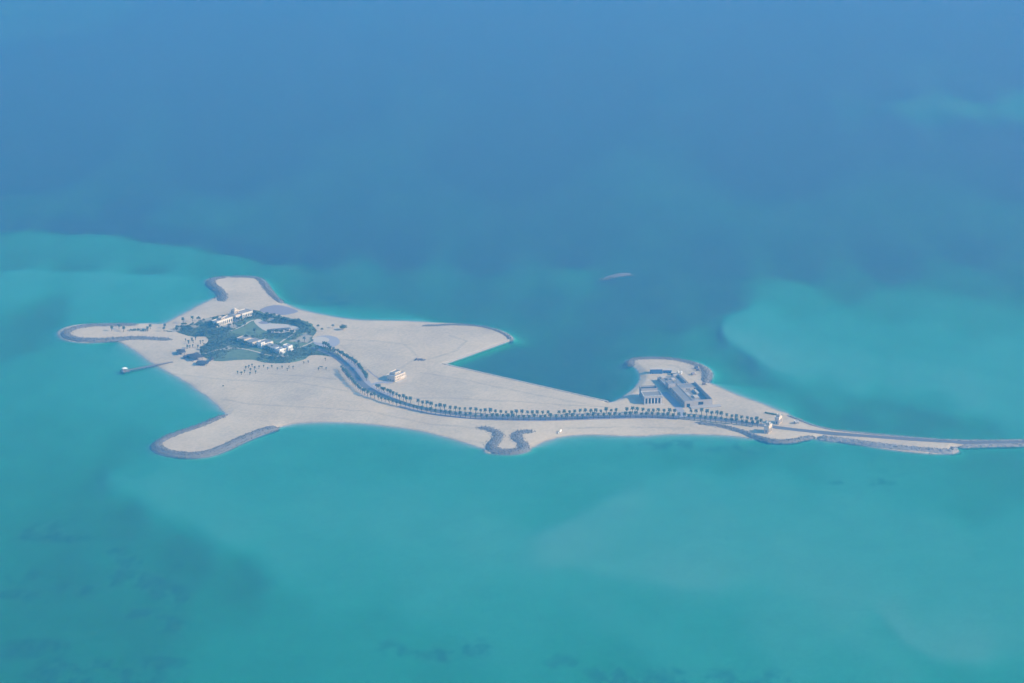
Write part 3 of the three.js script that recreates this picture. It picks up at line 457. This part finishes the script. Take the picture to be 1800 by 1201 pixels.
{ // long walled building
  const t = at('walled_building', 'long grey walled building with a sunken roof court', 'building', 1203, 717, 14);
  const W = 49, L = 138;
  block(t, 0, 15, -L + 40, 0, 10.5, { mat: M.greyWall, roof: M.roofGrey, left: row(6, 10, 9.6, 5, 3, 3), front: [[4, 0.2, 6, 6.4]] });
  mesh('front_wall', wallGeo(W - 15.2, 12, 0.8, [[9, 3.4, 9, 5.4]]).translate(15.2, -0.6, 0), M.greyWall, t);
  mesh('window', bb(24, 33.4, 2.7, 8.3, -0.7, -0.6), M.glass, t);
  mesh('side_wall', bb(W - 0.8, W, -0.6, 11.4, -L + 40, -0.82), M.greyWall, t);
  mesh('court_floor', bb(15.2, W - 0.82, 3, 3.5, -L + 62, -0.82), M.roofGrey, t);
  block(t, 15.2, W - 0.82, -L + 40, -L + 61.8, 7.6, { mat: M.greyWall, roof: M.roofGrey, front: row(4, 4, 7, 4, 3, 2.4) });
  block(t, -2, 40, -L - 10, -L + 39.8, 6.6, { mat: M.greyWall, roof: M.roofGrey, parapet: 0.7, left: row(5, 6, 7, 2, 3, 2.6) });
  block(t, -4, 9, -L + 42, -L + 60, 16, { y0: 9, mat: M.greyWall, roof: M.roofGrey, left: row(3, 3, 5, 12, 2, 2) });
  for (const [x, z, a, b, h] of [[21, -50, 7, 16, 3], [32, -38, 8, 12, 2.4], [40, -60, 5, 20, 3.4], [27, -16, 6, 8, 2.2], [22, -72, 9, 7, 2.8], [37, -78, 7, 6, 3]]) mesh('roof_unit', bb(x - a / 2, x + a / 2, 3.52, 3.5 + h, z - b / 2, z + b / 2), x > 30 ? M.palePaving : M.greyWall, t);
  for (const [x, z, a, b, h] of [[6, -140, 8, 6, 2.4], [20, -128, 6, 8, 2], [30, -146, 9, 5, 3], [12, -118, 5, 5, 2]]) mesh('roof_unit', bb(x - a / 2, x + a / 2, 6.62, 6.6 + h, z - b / 2, z + b / 2), M.palePaving, t);
  mesh('parapet', merged([bb(34, 35.2, 7.3, 10.4, -L - 8, -L + 38), bb(10, 11, 7.3, 9.2, -L + 2, -L + 34)]), M.greyWall, t);
  mesh('terrace', bb(9, W + 12, -1.2, 1.8, 0.02, 11), M.greyWall, t);
}
// gate of the island
{
  const g1 = at('gatehouse', 'near cream gate tower on the seaward side of the road', 'gatehouse', 1351, 763, 64); g1.scale.setScalar(1.1);
  const build = (t) => { block(t, 0, 15, -7, 0, 11, { mat: M.cream, trim: M.wall, roof: M.roofTan, front: row(1.6, 3, 4.4, 0.6, 2.8, 7, true), left: row(2, 1, 4, 1, 2, 4) }); block(t, 5, 10, -6, -1, 14.5, { y0: 10.6, mat: M.cream, trim: M.wall, roof: M.roofTan }); };
  build(g1);
  const s = spot(1369, 747); const g2 = copyOf(g1, s.x, s.y, s.z, g1.rotation.y, 1.02, 'farther cream gate tower on the landward side of the road'); void g2;
  const lodge = at('gate_lodge', 'low grey lodge beyond the gate towers', 'lodge', 1398, 746, 20);
  block(lodge, 0, 7, -6, 0, 3.6, { mat: M.greyWall, trim: M.white, roof: M.roofGrey, front: row(1, 2, 3, 0.8, 1.8, 1.8) });
}
function hedge(label, pts, w, h, mat = M.leaf) {
  const line = curvePts(pts, 1.6), t = thing('hedge', label, 'hedge', line[0].x, 0, line[0].z), list = [];
  for (const p of line) for (let k = 0; k < 5; k++) { const g = new THREE.IcosahedronGeometry(rr(0.6, 1.1) * h * 0.55, 0); g.scale(1.2, 0.8, 1.2); g.rotateY(rr(0, 6)); const x = p.x + rr(-w, w), z = p.z + rr(-w, w); g.translate(x - line[0].x, ground(x, z) + rr(0.2, 0.6) * h, z - line[0].z); list.push(g); }
  mesh('foliage', merged(list), mat, t);
}
hedge('dark clipped hedge behind the farther gate tower', [[1347, 725.5], [1360, 728], [1374, 730.5]], 1.6, 2.6);
hedge('low green hedge bed in the middle of the western spit', [[230, 581], [238, 580], [248, 580.5], [256, 581.5]], 6, 1.8, M.leafPale);
hedge('dark hedge along the top of the garden above the sandy court', [[448, 549], [470, 555], [500, 561], [530, 567], [545, 573]], 3.6, 4);
hedge('small green shrub bed at the root of the western spit', [[291, 582], [300, 583]], 2.4, 1.2, M.leafPale);

// beach pavilions with thatched roofs
function pavilion(label, px, py, w, d, h, turn) {
  const t = at('beach_pavilion', label, 'pavilion', px, py, turn, 'thatched beach pavilions');
  for (const [a, b] of [[-1, -1], [1, -1], [-1, 1], [1, 1]]) mesh('post', bx(0.5, h + 1, 0.5, a * w * 0.42, h / 2 - 0.5, b * d * 0.42), M.wood, t);
  const roof = new THREE.ConeGeometry(1, 1, 4, 3); roof.rotateY(Math.PI / 4); roof.scale(w * 0.78, h * 0.8, d * 0.78); roof.translate(0, h + h * 0.4, 0); mesh('roof', roof, M.thatch, t);
  mesh('platform', bb(-w / 2, w / 2, -1, 0.4, -d / 2, d / 2), M.palePaving, t);
  mesh('bar_counter', bb(-w * 0.3, w * 0.3, 0.41, 1.5, -d * 0.3, -d * 0.2), M.wood, t);
}
pavilion('square thatched pavilion on the sand above the pier', 318, 622, 14, 18, 5, 12);
pavilion('small thatched pavilion nearest the pier', 327, 630, 9, 10, 3.4, 20);
pavilion('wide thatched pavilion at the corner of the garden', 343, 631, 20, 26, 6, 30);
pavilion('low thatched pavilion standing out on the open sand', 356, 641, 20, 15, 4.4, -8);
pavilion('small thatched pavilion beside the garden edge right of the low pavilion', 372, 634, 7, 9, 3.6, 5);

// pier with shelter
{
  const a = G(300, 637, 2.4), b = G(224, 651, 2.4), L = a.distanceTo(b), t = thing('pier', 'narrow wooden pier running out from the western beach', 'pier', a.x, 2.2, a.y, Math.atan2(-(b.y - a.y), b.x - a.x));
  mesh('deck', bb(-4, L, 0, 0.5, -2.4, 2.4), M.wood, t);
  mesh('railing', merged([bb(2, L - 6, 1.4, 1.55, -2.3, -2.15), bb(2, L - 6, 1.4, 1.55, 2.15, 2.3), ...Array.from({ length: 22 }, (_, i) => bb(2 + i * (L - 8) / 21, 2.15 + i * (L - 8) / 21, 0.5, 1.4, 2.15, 2.3))]), M.wood, t);
  for (let i = 0; i < 12; i++) for (const s of [-1, 1]) mesh('pile', bx(0.5, 8, 0.5, 8 + i * (L - 10) / 11, -4.02, s * 1.8), M.wood, t);
  mesh('pier_head', bb(L + 0.003, L + 11, -0.3, 0.6, -7, 7), M.wood, t);
  for (const [x, z] of [[1, -6], [10, -6], [1, 6], [10, 6]]) mesh('pile', bx(0.6, 8, 0.6, L + x, -4.31, z), M.wood, t);
  const c = G(221, 651, 3), s = thing('shelter', 'white roofed shelter at the end of the pier', 'shelter', c.x - 2, 2.8, c.y - 1, t.rotation.y);
  for (const [x, z] of [[-3.4, -3], [3.4, -3], [-3.4, 3], [3.4, 3]]) mesh('post', bx(0.35, 3.4, 0.35, x, 1.7, z), M.white, s);
  const roof = new THREE.ConeGeometry(1, 1, 4, 1); roof.rotateY(Math.PI / 4); roof.scale(6.6, 2.4, 5.8); roof.translate(0, 4.6, 0); mesh('roof', roof, M.white, s);
  mesh('bench', bb(-2.8, 2.8, 0, 0.5, -2.6, -2), M.wood, s);
}
// pergola in the sandy court
{
  const p = spot(476, 585), q = spot(511, 582), L = Math.hypot(q.x - p.x, q.z - p.z), t = thing('pergola', 'long dark pergola on white posts beside the sandy court', 'pergola', p.x, p.y, p.z, Math.atan2(-(q.z - p.z), q.x - p.x));
  for (let i = 0; i < 7; i++) for (const z of [0, -8]) mesh('post', bx(1.1, 4.4, 1.1, 1 + i * (L - 2) / 6, 1.7, z), M.white, t);
  for (let i = 0; i < 24; i++) mesh('beam', bb(i * L / 23.5, i * L / 23.5 + 0.8, 3.9, 4.4, -9.4, 1.2), M.dark, t);
  mesh('rail', merged([bb(-0.5, L + 1, 3.5, 3.897, -0.3, 0.3), bb(-0.5, L + 1, 3.5, 3.897, -8.3, -7.7)]), M.dark, t);
}
// things on the eastern spit
{
  const box = (label, px, py, w, h, d, turn, mat) => { const t = at('site_cabin', label, 'cabin', px, py, turn, 'site cabins on the eastern spit'); mesh('body', bb(-w / 2, w / 2, -0.4, h, -d / 2, d / 2), mat, t); mesh('roof', bb(-w / 2 - 0.2, w / 2 + 0.2, h + 0.003, h + 0.3, -d / 2 - 0.2, d / 2 + 0.2), M.palePaving, t); mesh('door', bb(-0.6, 0.6, 0, 2.1, d / 2 + 0.003, d / 2 + 0.06), M.dark, t); for (const x of [-w * 0.32, w * 0.3]) mesh('window', bb(x - 0.9, x + 0.9, 1, 2.2, d / 2 + 0.003, d / 2 + 0.05), M.glass, t); };
  box('long dark blue site cabin at the top of the eastern spit', 1153.5, 656, 21, 8, 9, 2, M.blueSteel);
  box('blue grey site cabin with a white roof right of the dark blue one', 1173, 655, 15, 5.6, 10, -4, M.blueSteel);
  box('small dark cabin right behind the long walled building', 1184, 659, 8, 4, 8, -8, M.dark);
  const tank = (label, px, py, r, h) => { const t = at('water_tank', label, 'tank', px, py, 0, 'white water tanks on the eastern spit'); const g = new THREE.CylinderGeometry(r, r, h, 16); g.translate(0, h / 2, 0); mesh('shell', g, M.white, t); const c = new THREE.ConeGeometry(r, 0.7, 16); c.translate(0, h + 0.353, 0); mesh('lid', c, M.white, t); };
  tank('taller white water tank behind the long walled building', 1197.5, 657.5, 1.7, 4.6); tank('shorter white water tank left of the taller tank', 1192.5, 655.5, 1.2, 3.4);
  const van = (label, px, py, turn, mat, s = 1) => { const t = at('parked_truck', label, 'truck', px, py, turn, 'trucks parked on the eastern spit'); t.scale.setScalar(s); mesh('cargo_box', bb(-3.4, 1.6, 0.9, 3.6, -1.2, 1.2), mat, t); mesh('cab', merged([bb(1.7, 3.6, 0.8, 2.3, -1.1, 1.1), bb(1.7, 3.1, 2.3, 3.1, -1.05, 1.05)]), M.palePaving, t); for (const [x, z] of [[-2.4, -1.1], [-2.4, 1.1], [2.7, -1.1], [2.7, 1.1]]) { const g = new THREE.CylinderGeometry(0.55, 0.55, 0.4, 12); g.rotateX(Math.PI / 2); g.translate(x, 0.55, z); mesh('wheel', g, M.dark, t); } };
  van('dark truck parked highest on the rocks of the eastern spit', 1225, 648.5, 20, M.dark, 1.2); van('dark truck parked below the highest truck on the eastern spit', 1227, 652, -10, M.wood); van('mauve truck parked on the sand right of the water tanks', 1219, 659, 40, M.gravel, 1.2); van('dark truck parked on the beach right of the long walled building', 1238, 677, 5, M.wood, 1.1);
}
// small things on the open sand
{
  const t = at('white_board', 'small white board with a dark post on the south beach', 'board', 985.5, 760, 60); mesh('panel', bb(-3.2, 3.2, 0.8, 4.6, -0.15, 0.15), M.white, t); for (const x of [-2.6, 2.6]) mesh('post', bb(x - 0.15, x + 0.15, -0.5, 0.797, -0.15, 0.15), M.dark, t);
  const u = at('white_board', 'smaller white board standing in front of the other on the south beach', 'board', 982, 762, 70); mesh('panel', bb(-1.8, 1.8, 0.4, 2.6, -0.15, 0.15), M.white, u); for (const x of [-1.4, 1.4]) mesh('post', bb(x - 0.12, x + 0.12, -0.5, 0.397, -0.12, 0.12), M.dark, u);
  const s = spot(738, 633), h = thing('rubble_heap', 'low dark heap of rubble on the open sand above the lone house', 'heap', s.x, s.y, s.z), list = [];
  for (let i = 0; i < 60; i++) { const g = stoneGeo[i % 3].clone(); const q = rr(-1, 1); g.scale(rr(0.8, 1.6), rr(0.6, 1.2), rr(0.8, 1.6)); g.rotateY(rr(0, 6)); g.translate(q * 10, (1 - Math.abs(q)) * rr(0, 2.4) + (q < -0.3 && q > -0.6 ? rr(0, 3) : 0), rr(-4, 4)); list.push(g); }
  mesh('rubble', merged(list), std(lin(0.13, 0.10, 0.09), 1), h);
}

// ------------------------------------------------------------------ palms and trees
function palmGeo(h, r, n, droop) {
  const tr = []; const segs = 4; let g = new THREE.CylinderGeometry(0.34, 0.5, h, 6, segs); const p = g.attributes.position; for (let i = 0; i < p.count; i++) { const y = (p.getY(i) + h / 2) / h; p.setX(i, p.getX(i) + 0.5 * y * y); } g.translate(0, h / 2, 0); g.computeVertexNormals(); tr.push(g);
  const v = [];
  for (let k = 0; k < n; k++) {
    const a = k / n * Math.PI * 2 + rr(-0.2, 0.2), up = k % 3 === 0 ? 0.95 : k % 3 === 1 ? 0.45 : 0.0, len = r * rr(0.85, 1.1), ca = Math.cos(a), sa = Math.sin(a); let prev;
    for (let s = 0; s <= 4; s++) {
      const q = s / 4, out = len * (q * (1 - 0.18 * q)), y = h + len * (up * q * 0.9 - droop * q * q * (1.1 - 0.4 * up)), w = 1.05 * Math.sin(Math.PI * (0.12 + 0.84 * q)) , x = 0.5 + ca * out, z = sa * out;
      const L = [x - sa * w, y - 0.18 * w, z + ca * w], C = [x, y + 0.16 * w, z], R = [x + sa * w, y - 0.18 * w, z - ca * w];
      if (prev) v.push(...prev[0], ...prev[1], ...L, ...prev[1], ...C, ...L, ...prev[1], ...prev[2], ...C, ...prev[2], ...R, ...C);
      prev = [L, C, R];
    }
  }
  const f = new THREE.BufferGeometry(); f.setAttribute('position', new THREE.Float32BufferAttribute(v, 3)); f.computeVertexNormals();
  return [tr[0], f];
}
const palmKinds = [];
function makePalm(h, r, n, droop, label, group) { const [a, b] = palmGeo(h, r, n, droop); const t = new THREE.Group(); t.name = 'palm_tree'; tag(t, label, 'palm tree', group); mesh('trunk', a, M.trunk, t); mesh('crown', b, M.frond, t); return t; }
for (let i = 0; i < 5; i++) palmKinds.push(makePalm(rr(7.6, 9), rr(3.7, 4.4), 18 + (i % 3), rr(0.65, 0.95)));
const youngKinds = []; for (let i = 0; i < 3; i++) youngKinds.push(makePalm(rr(4.2, 5.6), rr(2.0, 2.6), 11, rr(0.4, 0.8)));
const plant = (kinds, px, py, label, group, s = 1) => { const p = spot(px, py); return copyOf(kinds[Math.floor(rnd() * kinds.length)], p.x, p.y - 0.1, p.z, rr(0, 6.28), s * rr(0.9, 1.12), label, group); };
function palmRow(line, label, group, step, end = 0) { for (const p of curvePts(line, step)) { if (rnd() < 0.025) continue; const x = p.x + rr(-0.7, 0.7), z = p.z + rr(-0.9, 0.9); const o = copyOf(palmKinds[Math.floor(rnd() * 5)], x, ground(x, z) - 0.1, z, rr(0, 6.28), rr(0.84, 1.2), label, group); o.userData.category = 'palm tree'; } }
palmRow(farRowA, 'date palm in the landward row beside the bend below the turning circle', 'palms on the landward side of the road bend', 7.6);
palmRow(farRowB, 'date palm in the long landward row between the lone house and the service road', 'palms on the landward side of the long road', 8.8);
palmRow(farRowC, 'date palm in the landward row between the service road and the gate', 'palms on the landward side of the road near the gate', 9);
palmRow(nearRow, 'date palm in the seaward row along the road', 'palms on the seaward side of the road', 8.8);
for (const [x, y, label] of [[209, 579, 'second palm from the tip of the western spit'], [217, 583, 'palm on the western spit just left of the low hedge bed'], [264, 579, 'upper of the two palms right of the low hedge bed on the western spit'], [259, 583, 'lower of the two palms at the right end of the low hedge bed'], [288, 583, 'lower palm at the root of the western spit'], [290, 577, 'upper palm at the root of the western spit'], [196, 582, 'palm nearest the tip of the western spit']]) { const o = plant(palmKinds, x, y, null, 'palms on the western spit', 0.95); o.userData.label = label; }
for (let i = 0; i < 16; i++) plant(youngKinds, 326 + rr(0, 34), 598 + rr(0, 16), 'young palm on the pale sand between the western spit and the garden', 'young palms west of the garden');
for (const [x, y] of [[418, 657], [424, 659], [430, 656], [439, 659], [449, 657], [440, 652], [437, 647], [443, 645], [447, 650], [432, 649]]) plant(youngKinds, x, y, 'young palm in the loose cluster on the sand below the garden', 'young palms in a cluster below the garden');
for (const [x, y] of [[455, 648], [463, 646], [470, 650], [478, 647], [487, 651], [496, 648], [505, 652], [508, 647], [515, 649], [534, 640], [542, 638], [573, 650], [566, 648], [560, 651], [572, 634]]) plant(youngKinds, x, y, 'young palm in the thin line along the lower edge of the garden', 'young palms along the lower edge of the garden', 0.85);
for (const [x, y] of [[322, 568], [338, 565], [420, 566], [424, 565], [446, 560], [477, 560], [491, 563], [470, 558], [505, 567], [520, 570], [535, 575], [540, 583], [545, 590], [430, 574], [448, 586], [535, 601], [525, 606], [520, 596], [411, 575]]) plant(palmKinds, x, y, 'palm rising out of the villa garden', 'palms in the villa garden');

function leafTree(r, h, label) {                  // trunk with limbs, crown of many leaf-sized faces in clumps
  const t = new THREE.Group(); t.name = 'garden_tree';
  const g0 = new THREE.CylinderGeometry(0.16, 0.34, h * 0.7, 6); g0.translate(0, h * 0.35, 0); const limbs = [g0];
  for (let k = 0; k < 4; k++) { const g = new THREE.CylinderGeometry(0.06, 0.14, r * 1.1, 4); g.translate(0, r * 0.55, 0); g.rotateZ(0.75); g.rotateY(k * 1.6 + rr(-0.3, 0.3)); g.translate(0, h * 0.5, 0); limbs.push(g); }
  mesh('trunk', merged(limbs), M.trunk, t);
  const v = [];
  for (let k = 0; k < 20; k++) { const a = rr(0, 6.28), q = Math.sqrt(rnd()), cx = Math.cos(a) * q * r * 0.72, cz = Math.sin(a) * q * r * 0.72, cy = h * 0.72 + (1 - q) * r * 0.5 + rr(-0.25, 0.3) * r, cr = r * rr(0.28, 0.46);
    for (let n = 0; n < 26; n++) { const u = rr(-1, 1), b = rr(0, 6.28), s = Math.sqrt(1 - u * u), x = cx + cr * s * Math.cos(b), y = cy + cr * u * 0.8, z = cz + cr * s * Math.sin(b), e = rr(0.35, 0.65) * Math.max(0.5, r / 3), o = () => rr(-e, e); v.push(x + o(), y + o(), z + o(), x + o(), y + o(), z + o(), x + o(), y + o(), z + o()); } }
  const f = new THREE.BufferGeometry(); f.setAttribute('position', new THREE.Float32BufferAttribute(v, 3)); f.computeVertexNormals(); mesh('crown', f, M.leaf, t);
  tag(t, label, 'tree'); return t;
}
const treeKinds = [leafTree(3.2, 6.4), leafTree(2.6, 5.2), leafTree(3.8, 7.2), leafTree(2.9, 7.6)];
for (const t of treeKinds) tag(t, null, 'tree');
{
  const holes = [courtPoly, ring], gl = 'dark leafy tree in the dense planting round the villas';
  const villa = [[405, 556, 40, 12], [392, 568, 14, 9], [497, 614, 18, 12], [470, 600, 22, 8], [434, 590, 20, 6]];
  let made = 0, tries = 0;
  while (made < 165 && tries++ < 4000) {
    const px = rr(305, 600), py = rr(546, 638), g = G(px, py, PL);
    if (!inPoly(lawnPoly, g.x, g.y) || holes.some((p) => inPoly(p, g.x, g.y))) continue;
    if (villa.some(([a, b, c, d]) => ((px - a) / c) ** 2 + ((py - b) / d) ** 2 < 1)) continue;
    const dense = fbm(g.x / 60 + 5, g.y / 60, 2); if (dense > 0.66) continue;
    plant(treeKinds, px, py, gl, 'trees in the villa garden', rr(0.8, 1.15)); made++;
  }
  for (const [x, y] of [[585, 577], [559, 577.5], [566, 583]]) plant([treeKinds[3]], x, y, 'slim dark tree on bare sand right of the garden', 'slim trees right of the garden', 0.9);
  // shrubbery nobody could count
  const spots = []; tries = 0;
  while (spots.length < 4600 && tries++ < 60000) { const px = rr(303, 606), py = rr(545, 640), g = G(px, py, PL); if (!inPoly(lawnPoly, g.x, g.y) || holes.some((p) => inPoly(p, g.x, g.y)) || fbm(g.x / 60 + 5, g.y / 60, 2) > 0.70 || bare(g.x, g.y) > 0.3 || roadPts.some((q) => (q.x - g.x) ** 2 + (q.z - g.y) ** 2 < 64)) continue; spots.push(g); }
  const v = []; for (let n = 0; n < 40; n++) { const u = rr(0, 1), b = rr(0, 6.28), s = Math.sqrt(1 - u * u), o = () => rr(-0.35, 0.35), x = s * Math.cos(b), y = u * 0.8, z = s * Math.sin(b); v.push(x + o(), y + o(), z + o(), x + o(), y + o(), z + o(), x + o(), y + o(), z + o()); }
  const f = new THREE.BufferGeometry(); f.setAttribute('position', new THREE.Float32BufferAttribute(v, 3)); f.computeVertexNormals();
  const im = new THREE.InstancedMesh(f, M.leaf, spots.length), o = new THREE.Object3D(), c = new THREE.Color();
  spots.forEach((g, i) => { o.position.set(g.x, ground(g.x, g.y) + 0.1, g.y); o.rotation.set(0, rr(0, 6), 0); const s = rr(0.7, 1.7); o.scale.set(s, s * rr(0.6, 1.1), s); o.updateMatrix(); im.setMatrixAt(i, o.matrix); const q = rr(0.7, 1.5); c.setRGB(q * rr(0.9, 1.3), q, q * 0.9); im.setColorAt(i, c); });
  im.name = 'shrubbery'; im.castShadow = im.receiveShadow = true; scene.add(im); tag(im, 'dense low shrubbery filling the villa garden', 'shrubs', null, 'stuff');
}
{ // round tree right of the garden
  const s = spot(603, 580), t = leafTree(6.6, 8); t.name = numbered('round_tree'); t.position.set(s.x, s.y, s.z); tag(t, 'big round dark tree on bare sand right of the garden', 'tree'); scene.add(t);
}
for (const [x, y, l] of [[392, 679, 'single tiny shrub on the sand above the western beach'], [563, 645, 'tiny grey shrub on the sand left of the road bend']]) { const s = spot(x, y), t = leafTree(1.3, 1.4); t.name = numbered('shrub'); t.position.set(s.x, s.y - 0.5, s.z); tag(t, l, 'shrub'); scene.add(t); }

renderer.render(scene, camera);
